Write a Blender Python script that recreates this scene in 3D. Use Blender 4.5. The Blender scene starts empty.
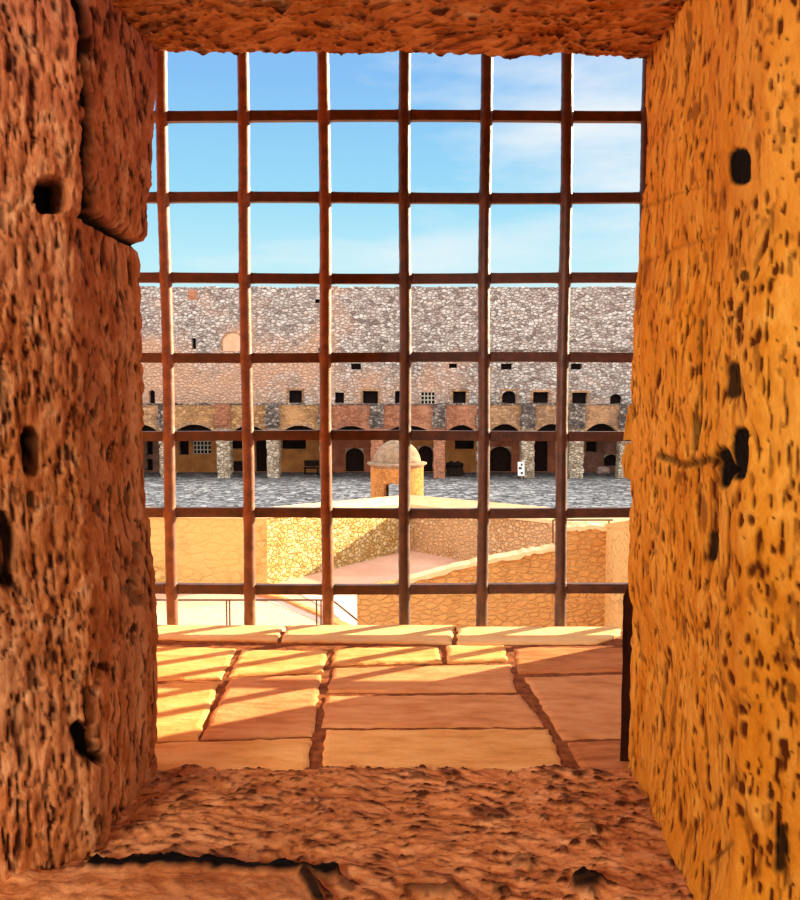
import bpy, bmesh, math, random
import numpy as np
from mathutils import Vector
random.seed(7)
scene = bpy.context.scene
COL = scene.collection
CZ = 6.2                      # eye height above the ground outside
TH = math.radians(4.4)        # camera looks slightly down
F = 850.0
CT, ST = math.cos(TH), math.sin(TH)

def P(px, py, Y):
    """point of the place seen along a sight line, at depth Y"""
    dx, dy = (px-400)/F, (450-py)/F
    y = CT+dy*ST; z = dy*CT-ST; t = Y/y
    return Vector((dx*t, Y, z*t+CZ))
def PZ(px, py, Z):
    """same, on the level plane z = Z"""
    dx, dy = (px-400)/F, (450-py)/F
    y = CT+dy*ST; z = dy*CT-ST; t = (Z-CZ)/z
    return Vector((dx*t, y*t, Z))
def proj(X, Y, Z):
    Z = Z-CZ
    d = Y*CT-Z*ST; u = Y*ST+Z*CT
    d = np.maximum(d, .05)
    return 400+F*X/d, 450-F*u/d

def s2l(c):
    return tuple(((v/255)/12.92 if v/255 <= .04045 else ((v/255+.055)/1.055)**2.4) for v in c[:3])+(1,)

# ------------------------------------------------------------------ objects
def finish(o, label=None, cat=None, group=None, kind=None):
    if label: o['label'] = label
    if cat: o['category'] = cat
    if group: o['group'] = group
    if kind: o['kind'] = kind
    return o
def thing(name, label, cat, loc, group=None):
    o = bpy.data.objects.new(name, None); COL.objects.link(o)
    o.location = loc; o.empty_display_size = .2
    return finish(o, label, cat, group)
def wloc(o):
    v = Vector((0, 0, 0))
    while o is not None:
        v += o.location; o = o.parent
    return v
def obj(name, bm, mat, parent=None, smooth=False):
    """links bm (in world space) as ONE mesh object"""
    me = bpy.data.meshes.new(name)
    off = wloc(parent) if parent else Vector((0, 0, 0))
    if off.length: bmesh.ops.translate(bm, verts=bm.verts, vec=-off)
    bmesh.ops.recalc_face_normals(bm, faces=bm.faces)
    bm.to_mesh(me); bm.free()
    if smooth:
        for p in me.polygons: p.use_smooth = True
    me.materials.append(mat)
    o = bpy.data.objects.new(name, me); COL.objects.link(o)
    if parent: o.parent = parent
    return o
def struct(name, bm, mat, label=None, smooth=False, parent=None):
    return finish(obj(name, bm, mat, parent, smooth), label, kind=None if parent else 'structure')

def bx(bm, lo, hi):
    vs = [bm.verts.new((x, y, z)) for x in (lo[0], hi[0]) for y in (lo[1], hi[1]) for z in (lo[2], hi[2])]
    for f in ((0,1,3,2),(4,6,7,5),(0,4,5,1),(2,3,7,6),(0,2,6,4),(1,5,7,3)):
        bm.faces.new([vs[i] for i in f])
    return bm
def prism(bm, pts, vec):
    """polygon swept along vec"""
    vec = Vector(vec)
    a = [bm.verts.new(p) for p in pts]; b = [bm.verts.new(Vector(p)+vec) for p in pts]
    n = len(pts)
    bm.faces.new(a); bm.faces.new(b[::-1])
    for i in range(n):
        bm.faces.new((a[i], a[(i+1) % n], b[(i+1) % n], b[i]))
    return bm
def tube(bm, pts, radii, n=10, caps=True):
    pts = [Vector(p) for p in pts]
    if not hasattr(radii, '__len__'): radii = [radii]*len(pts)
    rings = []
    for i, p in enumerate(pts):
        t = (pts[min(i+1, len(pts)-1)]-pts[max(i-1, 0)]).normalized()
        a = t.orthogonal().normalized() if abs(t.z) < .9 else Vector((1, 0, 0))
        a = (a-t*a.dot(t)).normalized(); b = t.cross(a)
        rings.append([bm.verts.new(p+(a*math.cos(2*math.pi*k/n)+b*math.sin(2*math.pi*k/n))*radii[i]) for k in range(n)])
    for r, s in zip(rings, rings[1:]):
        for k in range(n): bm.faces.new((r[k], r[(k+1) % n], s[(k+1) % n], s[k]))
    if caps: bm.faces.new(rings[0][::-1]); bm.faces.new(rings[-1])
    return bm
def lathe(bm, c, prof, n=48):
    rings = [[bm.verts.new((c[0]+r*math.cos(2*math.pi*k/n), c[1]+r*math.sin(2*math.pi*k/n), z)) for k in range(n)] for r, z in prof]
    for r, s in zip(rings, rings[1:]):
        for k in range(n): bm.faces.new((r[k], r[(k+1) % n], s[(k+1) % n], s[k]))
    bm.faces.new(rings[0][::-1]); bm.faces.new(rings[-1])
    return bm
NB = bmesh.new

# ------------------------------------------------------------------ materials
class N:
    def __init__(s, name, rough=.95):
        s.m = bpy.data.materials.new(name); s.m.use_nodes = True
        s.t = s.m.node_tree; s.b = s.t.nodes['Principled BSDF']
        s.b.inputs['Roughness'].default_value = rough
        s.b.inputs['Specular IOR Level'].default_value = .15
        s.tc = s.t.nodes.new('ShaderNodeTexCoord')
    def n(s, typ, **kw):
        nd = s.t.nodes.new(typ)
        for k, v in kw.items(): setattr(nd, k, v)
        return nd
    def put(s, sock, v):
        if isinstance(v, bpy.types.NodeSocket): s.t.links.new(v, sock)
        else: sock.default_value = v
    def vec(s, scale=(1,1,1), rot=(0,0,0)):
        m = s.n('ShaderNodeMapping'); s.put(m.inputs['Vector'], s.tc.outputs['Object'])
        m.inputs['Scale'].default_value = scale; m.inputs['Rotation'].default_value = rot
        return m.outputs['Vector']
    def noise(s, vec, scale, detail=4, rough=.6, out='Fac'):
        d = s.n('ShaderNodeTexNoise'); s.put(d.inputs['Vector'], vec)
        d.inputs['Scale'].default_value = scale; d.inputs['Detail'].default_value = detail; d.inputs['Roughness'].default_value = rough
        return d.outputs[out]
    def voro(s, vec, scale, feature='F1', out='Distance', rnd=1):
        d = s.n('ShaderNodeTexVoronoi', feature=feature); s.put(d.inputs['Vector'], vec)
        d.inputs['Scale'].default_value = scale; d.inputs['Randomness'].default_value = rnd
        return d.outputs[out]
    def ramp(s, fac, stops, interp='LINEAR'):
        r = s.n('ShaderNodeValToRGB'); s.put(r.inputs['Fac'], fac); cr = r.color_ramp; cr.interpolation = interp
        while len(cr.elements) < len(stops): cr.elements.new(.5)
        for e, (p, c) in zip(cr.elements, stops):
            e.position = p; e.color = c if isinstance(c, tuple) and len(c) == 4 else (c, c, c, 1)
        return r.outputs['Color']
    def mix(s, fac, a, b, mode='MIX'):
        m = s.n('ShaderNodeMix', data_type='RGBA', blend_type=mode)
        s.put(m.inputs[0], fac); s.put(m.inputs[6], a); s.put(m.inputs[7], b)
        return m.outputs[2]
    def math(s, op, a, b=0.0):
        m = s.n('ShaderNodeMath', operation=op); s.put(m.inputs[0], a); s.put(m.inputs[1], b)
        return m.outputs[0]
    def sep(s, vec):
        d = s.n('ShaderNodeSeparateXYZ'); s.put(d.inputs[0], vec); return d.outputs
    def attr(s, name):
        return s.n('ShaderNodeAttribute', attribute_name=name).outputs['Fac']
    def bump(s, h, strength=.5, dist=.01, prev=None):
        b = s.n('ShaderNodeBump'); b.inputs['Strength'].default_value = strength; b.inputs['Distance'].default_value = dist
        s.put(b.inputs['Height'], h)
        if prev is not None: s.put(b.inputs['Normal'], prev)
        return b.outputs['Normal']
    def done(s, color, normal=None):
        s.put(s.b.inputs['Base Color'], color)
        if normal is not None: s.put(s.b.inputs['Normal'], normal)
        return s.m

def jamb_mat(name, lo, mid, hi, pitc, stretch=(1, 1, .45), grad=None):
    k = N(name)
    v = k.vec(stretch)
    n1 = k.noise(v, 60, 5, .7); n2 = k.noise(k.vec(), 4.5, 3); n3 = k.noise(k.vec((1, 1, .25)), 16, 4)
    c = k.ramp(n1, [(.3, s2l(lo)), (.5, s2l(mid)), (.72, s2l(hi))])
    c = k.mix(k.ramp(n2, [(.4, 0.0), (.65, .55)]), c, s2l(lo))
    c = k.mix(k.ramp(n3, [(.5, 0.0), (.75, .5)]), c, s2l(hi))
    if grad:                       # redder towards the top of the stone
        z = k.sep(k.tc.outputs['Object'])[2]
        w = k.math('ADD', z, k.math('MULTIPLY', k.math('SUBTRACT', n2, .5), .5))
        m = k.n('ShaderNodeMapRange'); k.put(m.inputs['Value'], w)
        m.inputs['From Min'].default_value = CZ+.0; m.inputs['From Max'].default_value = CZ+.4
        m.inputs['To Max'].default_value = grad[1]
        c = k.mix(m.outputs[0], c, s2l(grad[0]))
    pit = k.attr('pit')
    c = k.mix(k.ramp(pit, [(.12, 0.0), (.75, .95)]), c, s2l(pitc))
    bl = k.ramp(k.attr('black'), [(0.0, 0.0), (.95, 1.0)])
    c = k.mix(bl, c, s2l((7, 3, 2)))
    nb = k.bump(k.noise(v, 130, 6, .75), .55, .004)
    nb = k.bump(n1, .5, .006, nb)
    return k.done(c, nb)

def rubble(name, sc, stretch, stops, mortar, plaster, pl_range, bump=.6, bd=.05, mw=(.02, .09), zgrad=None, dirt=None, pscale=.25, xgrad=None):
    k = N(name)
    v = k.vec(stretch)
    wob = k.mix(.5/sc, v, k.noise(v, sc*1.6, 3, out='Color'), 'ADD')
    cell = k.voro(wob, sc, 'F1', 'Color'); edge = k.voro(wob, sc, 'DISTANCE_TO_EDGE')
    r = k.sep(cell)[0]
    c = k.ramp(r, [(p, s2l(q)) for p, q in stops])
    fine = k.noise(v, sc*5, 4, .7)
    c = k.mix(k.ramp(fine, [(.36, .75), (.56, 0.0)]), c, s2l(mortar))
    mm = k.ramp(edge, [(mw[0], .75), (mw[1], 0.0)])
    c = k.mix(mm, c, s2l(mortar))
    big = k.noise(k.vec(), pscale, 5, .6)
    if zgrad:
        z = k.sep(k.tc.outputs['Object'])[2]
        m = k.n('ShaderNodeMapRange'); k.put(m.inputs['Value'], z)
        m.inputs['From Min'].default_value, m.inputs['From Max'].default_value = zgrad[0], zgrad[1]
        m.inputs['To Min'].default_value, m.inputs['To Max'].default_value = zgrad[2], zgrad[3]
        big = k.math('ADD', big, m.outputs[0])
    if xgrad:
        m = k.n('ShaderNodeMapRange'); k.put(m.inputs['Value'], k.sep(k.tc.outputs['Object'])[0])
        for nm_, v_ in zip(('From Min', 'From Max', 'To Min', 'To Max'), xgrad): m.inputs[nm_].default_value = v_
        big = k.math('ADD', big, m.outputs[0])
    if plaster:
        pm = k.ramp(big, [(pl_range[0], 0.0), (pl_range[1], .9)])
        pc = k.mix(k.ramp(fine, [(.35, 0.0), (.7, .35)]), s2l(plaster), s2l(mortar))
        c = k.mix(pm, c, pc)
    if dirt:
        dn = k.noise(k.vec((1, 1, .5)), dirt[1], 5, .7)
        c = k.mix(k.ramp(dn, [(.52, 0.0), (.7, dirt[2])]), c, s2l(dirt[0]))
    h = k.math('ADD', k.ramp(edge, [(0.0, 0.0), (.16, 1.0)]), k.math('MULTIPLY', fine, .6))
    return k.done(c, k.bump(h, bump, bd))

def plain(name, col, var=None, sc=8, bump=.2, bd=.01, rough=.9, metal=0, stretch=(1, 1, 1)):
    k = N(name, rough)
    n = k.noise(k.vec(stretch), sc, 5, .65)
    c = k.ramp(n, [(.35, s2l(col)), (.65, s2l(var or col))])
    k.b.inputs['Metallic'].default_value = metal
    return k.done(c, k.bump(n, bump, bd))

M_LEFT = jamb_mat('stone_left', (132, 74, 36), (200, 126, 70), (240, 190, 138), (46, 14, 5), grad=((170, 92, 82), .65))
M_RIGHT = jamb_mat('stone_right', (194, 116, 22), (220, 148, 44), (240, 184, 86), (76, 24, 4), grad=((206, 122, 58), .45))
M_LINTEL = jamb_mat('stone_lintel', (164, 98, 52), (222, 154, 94), (244, 194, 138), (72, 26, 10), stretch=(.45, 1, 1))
M_SILL = jamb_mat('stone_sill', (144, 80, 42), (208, 138, 84), (234, 176, 126), (62, 22, 8), stretch=(.5, 1, 1))
def slab_mat(name, a, b, c3):
    k = N(name)
    n1 = k.noise(k.vec((1, 3, 1), (0, 0, .25)), 14, 6, .65); n2 = k.noise(k.vec(), 70, 4, .7)
    c = k.ramp(n1, [(.3, s2l(a)), (.5, s2l(b)), (.7, s2l(c3))])
    c = k.mix(k.ramp(n2, [(.68, 0.0), (.78, .6)]), c, s2l((92, 40, 20)))
    nb = k.bump(n2, .35, .003); nb = k.bump(n1, .5, .006, nb)
    return k.done(c, nb)
M_SLABS = [slab_mat('slab_rose', (188, 122, 72), (216, 154, 102), (228, 174, 124)),
           slab_mat('slab_ochre', (212, 150, 82), (234, 180, 110), (244, 200, 134)),
           slab_mat('slab_brown', (156, 92, 52), (194, 126, 76), (212, 148, 96)),
           slab_mat('slab_pale', (236, 190, 128), (246, 210, 150), (250, 220, 168))]
M_JOINT = plain('slab_joint_mortar', (108, 56, 26), (160, 96, 50), 60, .6, .006)
M_SHADESTONE = plain('shaded_stone', (40, 14, 6), (64, 26, 10), 40, .5, .005)
M_IRON = plain('rusty_iron', (104, 62, 42), (146, 92, 62), 45, .5, .002, .5, .1)
M_IRON_SHADE = plain('shaded_iron', (62, 38, 32), (98, 60, 46), 45, .5, .002, .5, .1)
for m_ in (M_IRON, M_IRON_SHADE): m_.node_tree.nodes['Principled BSDF'].inputs['Specular IOR Level'].default_value = .7
M_ROOM = plain('room_stone', (150, 90, 46), (176, 110, 60), 6, .5, .02)
M_OUTER = rubble('tower_stone', 3.2, (1, 1, 1.6), [(0, (190, 150, 96)), (1, (224, 186, 130))], (150, 110, 70), None, (0, 1))

M_FORT = rubble('fortress_rubble', 3.1, (1, 1, 1.7), [(0, (150, 136, 132)), (.3, (204, 192, 184)), (.6, (230, 222, 214)), (1, (252, 248, 242))],
                (122, 100, 92), (238, 190, 158), (.50, .64), .9, .12, xgrad=(-18, 8, .13, -.06), zgrad=(0, 13, .2, -.1), pscale=.16, mw=(.015, .07))
M_BAYWALL = None
M_ARC_TAN = rubble('arcade_tan', 3.4, (1, 1, 1.7), [(0, (150, 116, 84)), (1, (214, 176, 136))], (120, 84, 60), (204, 158, 116), (.5, .65), .6, .06, dirt=((110, 90, 84), .8, .6), pscale=.6)
M_ARC_OCH = rubble('arcade_ochre', 3.4, (1, 1, 1.7), [(0, (156, 116, 76)), (1, (222, 180, 128))], (122, 84, 56), (208, 160, 110), (.5, .65), .6, .06, dirt=((120, 84, 66), .8, .5), pscale=.6)
M_ARC_RED = rubble('arcade_brick', 4.6, (1, 1, 2.2), [(0, (150, 94, 70)), (1, (206, 146, 112))], (116, 72, 56), (204, 150, 118), (.5, .66), .5, .05, dirt=((104, 70, 62), .9, .5), pscale=.6)
M_PIER = rubble('pier_rubble', 3.6, (1, 1, 1.7), [(0, (170, 148, 122)), (.5, (220, 202, 176)), (1, (246, 234, 212))], (110, 84, 64), None, (0, 1), .9, .08)
M_PIER_RED = rubble('pier_brick', 4.4, (1, 1, 2.4), [(0, (172, 114, 84)), (1, (214, 154, 122))], (134, 84, 64), None, (0, 1), .5, .05)
M_LESENE = rubble('weathered_stone', 4.0, (1, 1, 1.4), [(0, (84, 76, 74)), (.5, (140, 128, 120)), (1, (206, 194, 182))], (78, 66, 62), None, (0, 1), .9, .08)
M_ARCHRING = rubble('arch_stone', 4.0, (1, 1, 1), [(0, (176, 150, 118)), (1, (232, 212, 180))], (124, 92, 66), None, (0, 1), .8, .06)
M_DARK = plain('arch_shade_dark', (20, 14, 14), (34, 24, 22), 3)
M_DOOR = plain('dark_wood', (30, 20, 18), (48, 32, 26), 6, .3, .02)
M_FRAME = plain('pale_wood', (200, 190, 176), (226, 216, 200), 6)
M_BAYS = {'o': plain('bay_ochre_plaster', (150, 96, 50), (190, 128, 72), 1.1, .4, .05),
          'r': plain('bay_red_plaster', (134, 76, 54), (176, 108, 78), 1.1, .4, .05),
          'p': plain('bay_dusky_plaster', (100, 68, 58), (144, 102, 84), 1.1, .4, .05)}
M_TURRET = rubble('turret_stone', 7, (1, 1, 1.3), [(0, (190, 124, 64)), (1, (224, 164, 98))], (146, 90, 46), (216, 152, 88), (.45, .6), .6, .03, pscale=1.5)
M_DOME = plain('dome_render', (128, 104, 84), (168, 142, 116), 5, .5, .03)
M_COPING = plain('pale_coping', (220, 184, 132), (236, 206, 158), 3, .3, .02)
M_PLASTER = rubble('yellow_plaster', 2.6, (1, 1, 1.6), [(0, (188, 150, 84)), (1, (222, 190, 124))], (160, 120, 66), (218, 182, 112), (.4, .55), .5, .04, pscale=.5)
M_RUBBLE_Y = rubble('yellow_rubble', 5.5, (1, 1, 1.3), [(0, (200, 160, 92)), (.5, (234, 200, 134)), (1, (252, 230, 178))], (166, 122, 62), None, (0, 1), .9, .08)
M_RUBBLE_P = rubble('tan_rubble', 5.5, (1, 1, 1.3), [(0, (208, 158, 108)), (.5, (230, 184, 130)), (1, (246, 214, 168))], (178, 130, 90), (228, 180, 132), (.46, .6), .9, .06, pscale=.6)
M_NEARWALL = rubble('ochre_wall_stone', 5.5, (1, 1, 2.0), [(0, (198, 134, 66)), (1, (230, 174, 100))], (186, 130, 74), (214, 164, 100), (.32, .5), .7, .05, dirt=((150, 90, 40), 1.6, .45), pscale=.9)
M_SIDEWALL = rubble('pale_wall_stone', 4.5, (1, 1, 1.4), [(0, (220, 166, 96)), (1, (246, 206, 140))], (190, 130, 70), (240, 192, 120), (.35, .5), .6, .04, pscale=.9)
M_GROUND = plain('pink_earth', (196, 150, 128), (216, 172, 148), .7, .3, .03)
M_PAVE = None
def pave_mat():
    k = N('pale_tiles')
    b = k.n('ShaderNodeTexBrick'); k.put(b.inputs['Vector'], k.vec((1, 1, 1), (0, 0, .78)))
    b.inputs['Scale'].default_value = 3.2; b.inputs['Mortar Size'].default_value = .03
    b.inputs['Color1'].default_value = s2l((226, 206, 176)); b.inputs['Color2'].default_value = s2l((216, 192, 158)); b.inputs['Mortar'].default_value = s2l((170, 130, 88))
    return k.done(b.outputs['Color'], k.bump(b.outputs['Fac'], .3, .02))
M_PAVE = pave_mat()
M_GREY = plain('grey_tiles', (196, 172, 156), (214, 190, 172), 5)
M_CURB = plain('brown_curb', (190, 124, 72), (216, 150, 94), 4)
M_PALEEARTH = plain('pale_earth', (216, 188, 160), (232, 206, 178), 1.2)
def court_mat():
    k = N('courtyard_cobbles')
    v = k.vec((.55, 1, 1))
    cell = k.sep(k.voro(v, 4.2, 'F1', 'Color'))[0]; e = k.voro(v, 4.2, 'DISTANCE_TO_EDGE')
    c = k.ramp(cell, [(0, s2l((92, 92, 94))), (.5, s2l((160, 162, 164))), (1, s2l((226, 226, 224)))])
    c = k.mix(k.ramp(e, [(.02, 1.0), (.12, 0.0)]), c, s2l((70, 64, 62)))
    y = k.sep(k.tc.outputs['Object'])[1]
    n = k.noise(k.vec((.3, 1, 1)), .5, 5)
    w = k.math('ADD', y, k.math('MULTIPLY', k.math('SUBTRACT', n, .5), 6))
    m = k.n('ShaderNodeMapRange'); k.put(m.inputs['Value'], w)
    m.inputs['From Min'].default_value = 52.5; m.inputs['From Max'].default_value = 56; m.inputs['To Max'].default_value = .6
    c = k.mix(m.outputs[0], c, s2l((66, 64, 66)))           # shadow at the foot of the building, painted into the cobbles
    return k.done(c, k.bump(e, .8, .1))
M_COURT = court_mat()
M_RAIL = plain('painted_steel', (84, 50, 40), (110, 70, 54), 20, .1, .002, .5)
M_WHITE = plain('white_paint', (232, 230, 228), (246, 244, 240), 6)
M_ROCK = plain('pale_rock', (150, 124, 116), (186, 160, 150), 4, .6, .05)

# ------------------------------------------------------------------ noise for carved stone
def _h(ix, iy, s):
    n = (ix.astype(np.int64)*374761393+iy.astype(np.int64)*668265263+s*974711) & 0xffffffff
    n = ((n ^ (n >> 13))*1274126177) & 0xffffffff
    n = ((n ^ (n >> 16))*2246822519) & 0xffffffff
    return ((n ^ (n >> 15)) & 0xffffff)/float(0xffffff)
def vn(x, y, s=0):
    ix, iy = np.floor(x), np.floor(y); fx, fy = x-ix, y-iy
    fx = fx*fx*fx*(fx*(fx*6-15)+10); fy = fy*fy*fy*(fy*(fy*6-15)+10)
    a, b, c, d = _h(ix, iy, s), _h(ix+1, iy, s), _h(ix, iy+1, s), _h(ix+1, iy+1, s)
    return (a*(1-fx)+b*fx)*(1-fy)+(c*(1-fx)+d*fx)*fy-.5
def fbm(x, y, s=0, o=4):
    r = 0; a = 1
    for i in range(o): r = r+a*vn(x*2**i, y*2**i, s+i); a *= .55
    return r
def pits(x, y, s, rmin, rmax, keep=1.0):
    ix, iy = np.floor(x), np.floor(y); out = np.zeros_like(x)
    for dx in (-1, 0, 1):
        for dy in (-1, 0, 1):
            cx, cy = ix+dx, iy+dy
            px = cx+.15+.7*_h(cx, cy, s); py = cy+.15+.7*_h(cx, cy, s+1)
            r = (rmin+(rmax-rmin)*_h(cx, cy, s+2)**1.5)*(_h(cx, cy, s+3) < keep)+1e-4
            d = np.sqrt((x-px)**2+(y-py)**2)/r
            out = np.maximum(out, np.clip((1-d)*2.2, 0, 1))
    return out
def seg_dist(px, py, pts):
    best = np.full_like(px, 1e9)
    for (ax, ay), (bx_, by) in zip(pts, pts[1:]):
        vx, vy = bx_-ax, by-ay; L = vx*vx+vy*vy+1e-9
        t = np.clip(((px-ax)*vx+(py-ay)*vy)/L, 0, 1)
        best = np.minimum(best, np.hypot(px-ax-t*vx, py-ay-t*vy))
    return best
def sstep(a, b, x):
    t = np.clip((x-a)/(b-a), 0, 1); return t*t*(3-2*t)

def round_path(pts, r, fine, coarse, isfine):
    """polyline with rounded corners, resampled: fine steps where isfine(point), coarse elsewhere"""
    pts = [np.array(p, float) for p in pts]; out = [pts[0]]
    for a, b, c in zip(pts, pts[1:], pts[2:]):
        u = (a-b)/np.linalg.norm(a-b); w = (c-b)/np.linalg.norm(c-b)
        rr = min(r, .4*np.linalg.norm(a-b), .4*np.linalg.norm(c-b))
        for t in np.linspace(0, 1, 7):
            out.append((1-t)**2*(b+u*rr)+2*t*(1-t)*b+t*t*(b+w*rr))
    out.append(pts[-1])
    res = [out[0]]
    for a, b in zip(out, out[1:]):
        L = np.linalg.norm(b-a); n = 0; t = 0
        while t < L-1e-9:
            q = a+(b-a)*t/L
            st = fine if isfine(q) else coarse
            t = min(L, t+st)
            if not isfine(q) and t < L:
                for _ in range(20):
                    if isfine(a+(b-a)*t/L) and st > fine: t -= st; st = max(fine, st/2); t += st
                    else: break
            res.append(a+(b-a)*t/L)
    res = np.array(res)
    keep = [0]+[i for i in range(1, len(res)) if np.linalg.norm(res[i]-res[i-1]) > 1e-4]
    res = res[keep]
    tg = np.gradient(res, axis=0); tg /= np.linalg.norm(tg, axis=1)[:, None]
    s = np.concatenate([[0], np.cumsum(np.linalg.norm(np.diff(res, axis=0), axis=1))])
    return res, tg, s
def grid_mesh(name, V, pit, black, mat, label):
    nu, nv = V.shape[:2]
    me = bpy.data.meshes.new(name)
    idx = np.arange(nu*nv).reshape(nu, nv)
    q = np.stack([idx[:-1, :-1], idx[1:, :-1], idx[1:, 1:], idx[:-1, 1:]], -1).reshape(-1, 4)
    me.vertices.add(nu*nv); me.vertices.foreach_set('co', V.reshape(-1).astype(np.float32))
    me.loops.add(q.size); me.loops.foreach_set('vertex_index', q.reshape(-1).astype(np.int32))
    me.polygons.add(len(q)); me.polygons.foreach_set('loop_start', np.arange(0, q.size, 4, dtype=np.int32))
    me.polygons.foreach_set('loop_total', np.full(len(q), 4, dtype=np.int32))
    me.polygons.foreach_set('use_smooth', np.ones(len(q), dtype=bool))
    me.update(calc_edges=True); me.validate()
    for nm, arr in (('pit', pit), ('black', black)):
        a = me.attributes.new(nm, 'FLOAT', 'POINT'); a.data.foreach_set('value', np.clip(arr, 0, 1).reshape(-1).astype(np.float32))
    me.materials.append(mat)
    o = bpy.data.objects.new(name, me); COL.objects.link(o)
    return finish(o, label, kind='structure')

ZB, ZT = -.44, .36            # sill and lintel, measured from the eye
zs = np.concatenate([[-CZ, -3, -1.6, -1, -.7], np.arange(-.6, .5, .0021), [.6, .8, 1.2, 1.7, 3]])
def make_jamb(name, side, mat, label):
    xt = -.285 if side < 0 else .262
    
    path = [(-3*1.0, 1.58), (-.60, 1.58), (-.60, 1.02), (-.285, .952), (-.2875, .765), (-.95, .2), (-2.6, .2)] if side < 0 else \
           [(3, 1.58), (.62, 1.58), (.62, 1.02), (.262, .952), (.262, .63), (.85, .2), (2.6, .2)]
    fine = lambda q: abs(q[0]) < .40 and .50 < q[1] < 1.0
    pth, tg, s = round_path(path, .012, .0021, .12, fine)
    nrm = np.stack([-tg[:, 1], tg[:, 0]], 1)*(1 if side < 0 else -1)
    S, Z = np.meshgrid(s, zs, indexing='ij')
    X = np.repeat(pth[:, :1], len(zs), 1); Y = np.repeat(pth[:, 1:], len(zs), 1)
    NX = np.repeat(nrm[:, :1], len(zs), 1); NY = np.repeat(nrm[:, 1:], len(zs), 1)
    # uneven edge of the stones where the wall ends towards the grille
    if side < 0: ed = [(-60, 150), (50, 155), (120, 155), (195, 154), (236, 153), (244, 147), (251, 143), (300, 146), (400, 146), (455, 146), (500, 149), (540, 155), (575, 159), (640, 161), (768, 161), (1000, 162)]
    else: ed = [(-60, 647), (55, 645), (130, 644), (200, 641), (225, 639), (300, 634), (380, 631), (470, 629), (560, 628), (588, 630), (605, 634), (640, 633), (690, 629), (765, 626), (1000, 626)]
    dep = .952*CT-zs*ST; u = .952*ST+zs*CT; pyz = 450-F*u/dep
    ex = np.interp(pyz, [e[0] for e in ed], [e[1] for e in ed])
    xe = (ex-400)/F*dep
    w = sstep(.62, .90, Y)*(np.abs(X) < .5)*np.clip((.5-np.abs(X))/.15, 0, 1)
    X = X+w*(xe[None, :]-xt)
    px, py = proj(X, Y, Z+CZ)
    near = sstep(1.35, .4, np.abs(Z))*sstep(1.15, 1.02, Y)*sstep(1.3, .5, np.abs(X))
    wx = fbm(S*14, Z*9, 5, 3)*.02; wz = fbm(S*11, Z*11, 9, 3)*.03
    cy = .765 if side < 0 else .63
    ci = np.where((pth[:, 1] <= cy) & (np.abs(pth[:, 0]) < .5))[0][0]
    SE = S+1.5*np.maximum(0, S-s[ci])              # finer tooling on the splayed face
    a, b = SE+wx, Z+wz+S*.12*side
    sd = 20 if side < 0 else 60
    if side < 0:
        p1 = pits(a*124, b*66, sd, .12, .58, .85); p2 = pits(a*66, b*34, sd+7, .04, .32, .14)
        rid = fbm(a*124, b*62, sd+3, 3)
        d = -.0020*p1-.0025*p2+.0036*rid+.003*fbm(a*24, b*18, sd+4, 3)
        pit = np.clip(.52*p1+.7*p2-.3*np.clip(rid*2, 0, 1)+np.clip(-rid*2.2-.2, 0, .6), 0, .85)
    else:
        p1 = pits(a*120, b*58, sd, .08, .5, .75); p2 = pits(a*66, b*32, sd+7, .08, .42, .45)*sstep(-.05, .25, fbm(a*9, b*6, 71, 2)+.08)
        rid = fbm(a*105, b*50, sd+3, 3)
        d = -.0022*p1-.003*p2+.0026*rid+.003*fbm(a*20, b*14, sd+4, 3)
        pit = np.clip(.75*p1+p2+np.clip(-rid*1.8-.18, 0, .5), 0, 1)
    d = d+.008*fbm(a*6, b*5, sd+5, 2)
    black = np.zeros_like(d)
    def hole(cx, cy, w_, h_, depth, e=.30, blk=1.0):
        nonlocal d, pit, black
        wob = 1+.12*fbm(px*.05, py*.05, 3, 2)
        q = ((np.abs(px-cx)/(w_/2))**3.2+(np.abs(py-cy)/(h_/2))**3.2)**(1/3.2)*wob
        m = 1-sstep(1-e*.5, 1+e*.5, q)
        m = m*(Y < 1.0)
        d = d*(1-.7*m)-depth*(1 if side < 0 else .06)*m; black = np.maximum(black, (1-sstep(.92, 1.1, q))*(Y < 1.0)*blk)  # shade inside the hole is painted in as black
        halo = (1-sstep(1.0, 2.1, q))*(Y < 1.0)
        pit = pit*(1-.75*halo)
    def crack(pts, w_, depth, blk=.7):
        nonlocal d, black
        dd = seg_dist(px+4*fbm(px*.04, py*.03, 8, 3), py, pts)
        ww = w_*(.45+.9*np.abs(fbm(px*.02, py*.03, 12, 2)+.35))
        m = (1-sstep(ww*.5, ww*1.1, dd))*(Y < .99)
        d = d-depth*(.8 if side < 0 else .2)*m; black = np.maximum(black, m*blk)
    if side < 0:
        hole(53, 195, 32, 34, .05); hole(31, 452, 17, 46, .045); hole(31, 500, 7, 16, .008, 1., .7)
        crack([(78, 732), (86, 740), (88, 752), (98, 758)], 15, .012, 1.); crack([(90, 692), (92, 725)], 5, .01, .9); crack([(4, 515), (9, 560), (6, 580)], 8, .01, .9)
        crack([(80, -5), (85, 60), (93, 105), (90, 150), (92, 215)], 8, .012, 1.)
        crack([(92, 215), (108, 226), (122, 238), (140, 246)], 8, .012, .95)
        crack([(104, 640), (96, 700), (100, 760), (104, 830), (96, 868)], 3.5, .009, .4)
        crack([(140, 545), (134, 590), (142, 600)], 6, .01, .55)
    else:
        hole(738, 167, 20, 36, .05); hole(741, 453, 17, 50, .04); crack([(724, 455), (730, 470), (728, 482)], 10, .02, .95); hole(742, 276, 9, 12, .02, .9, .8)
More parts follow.
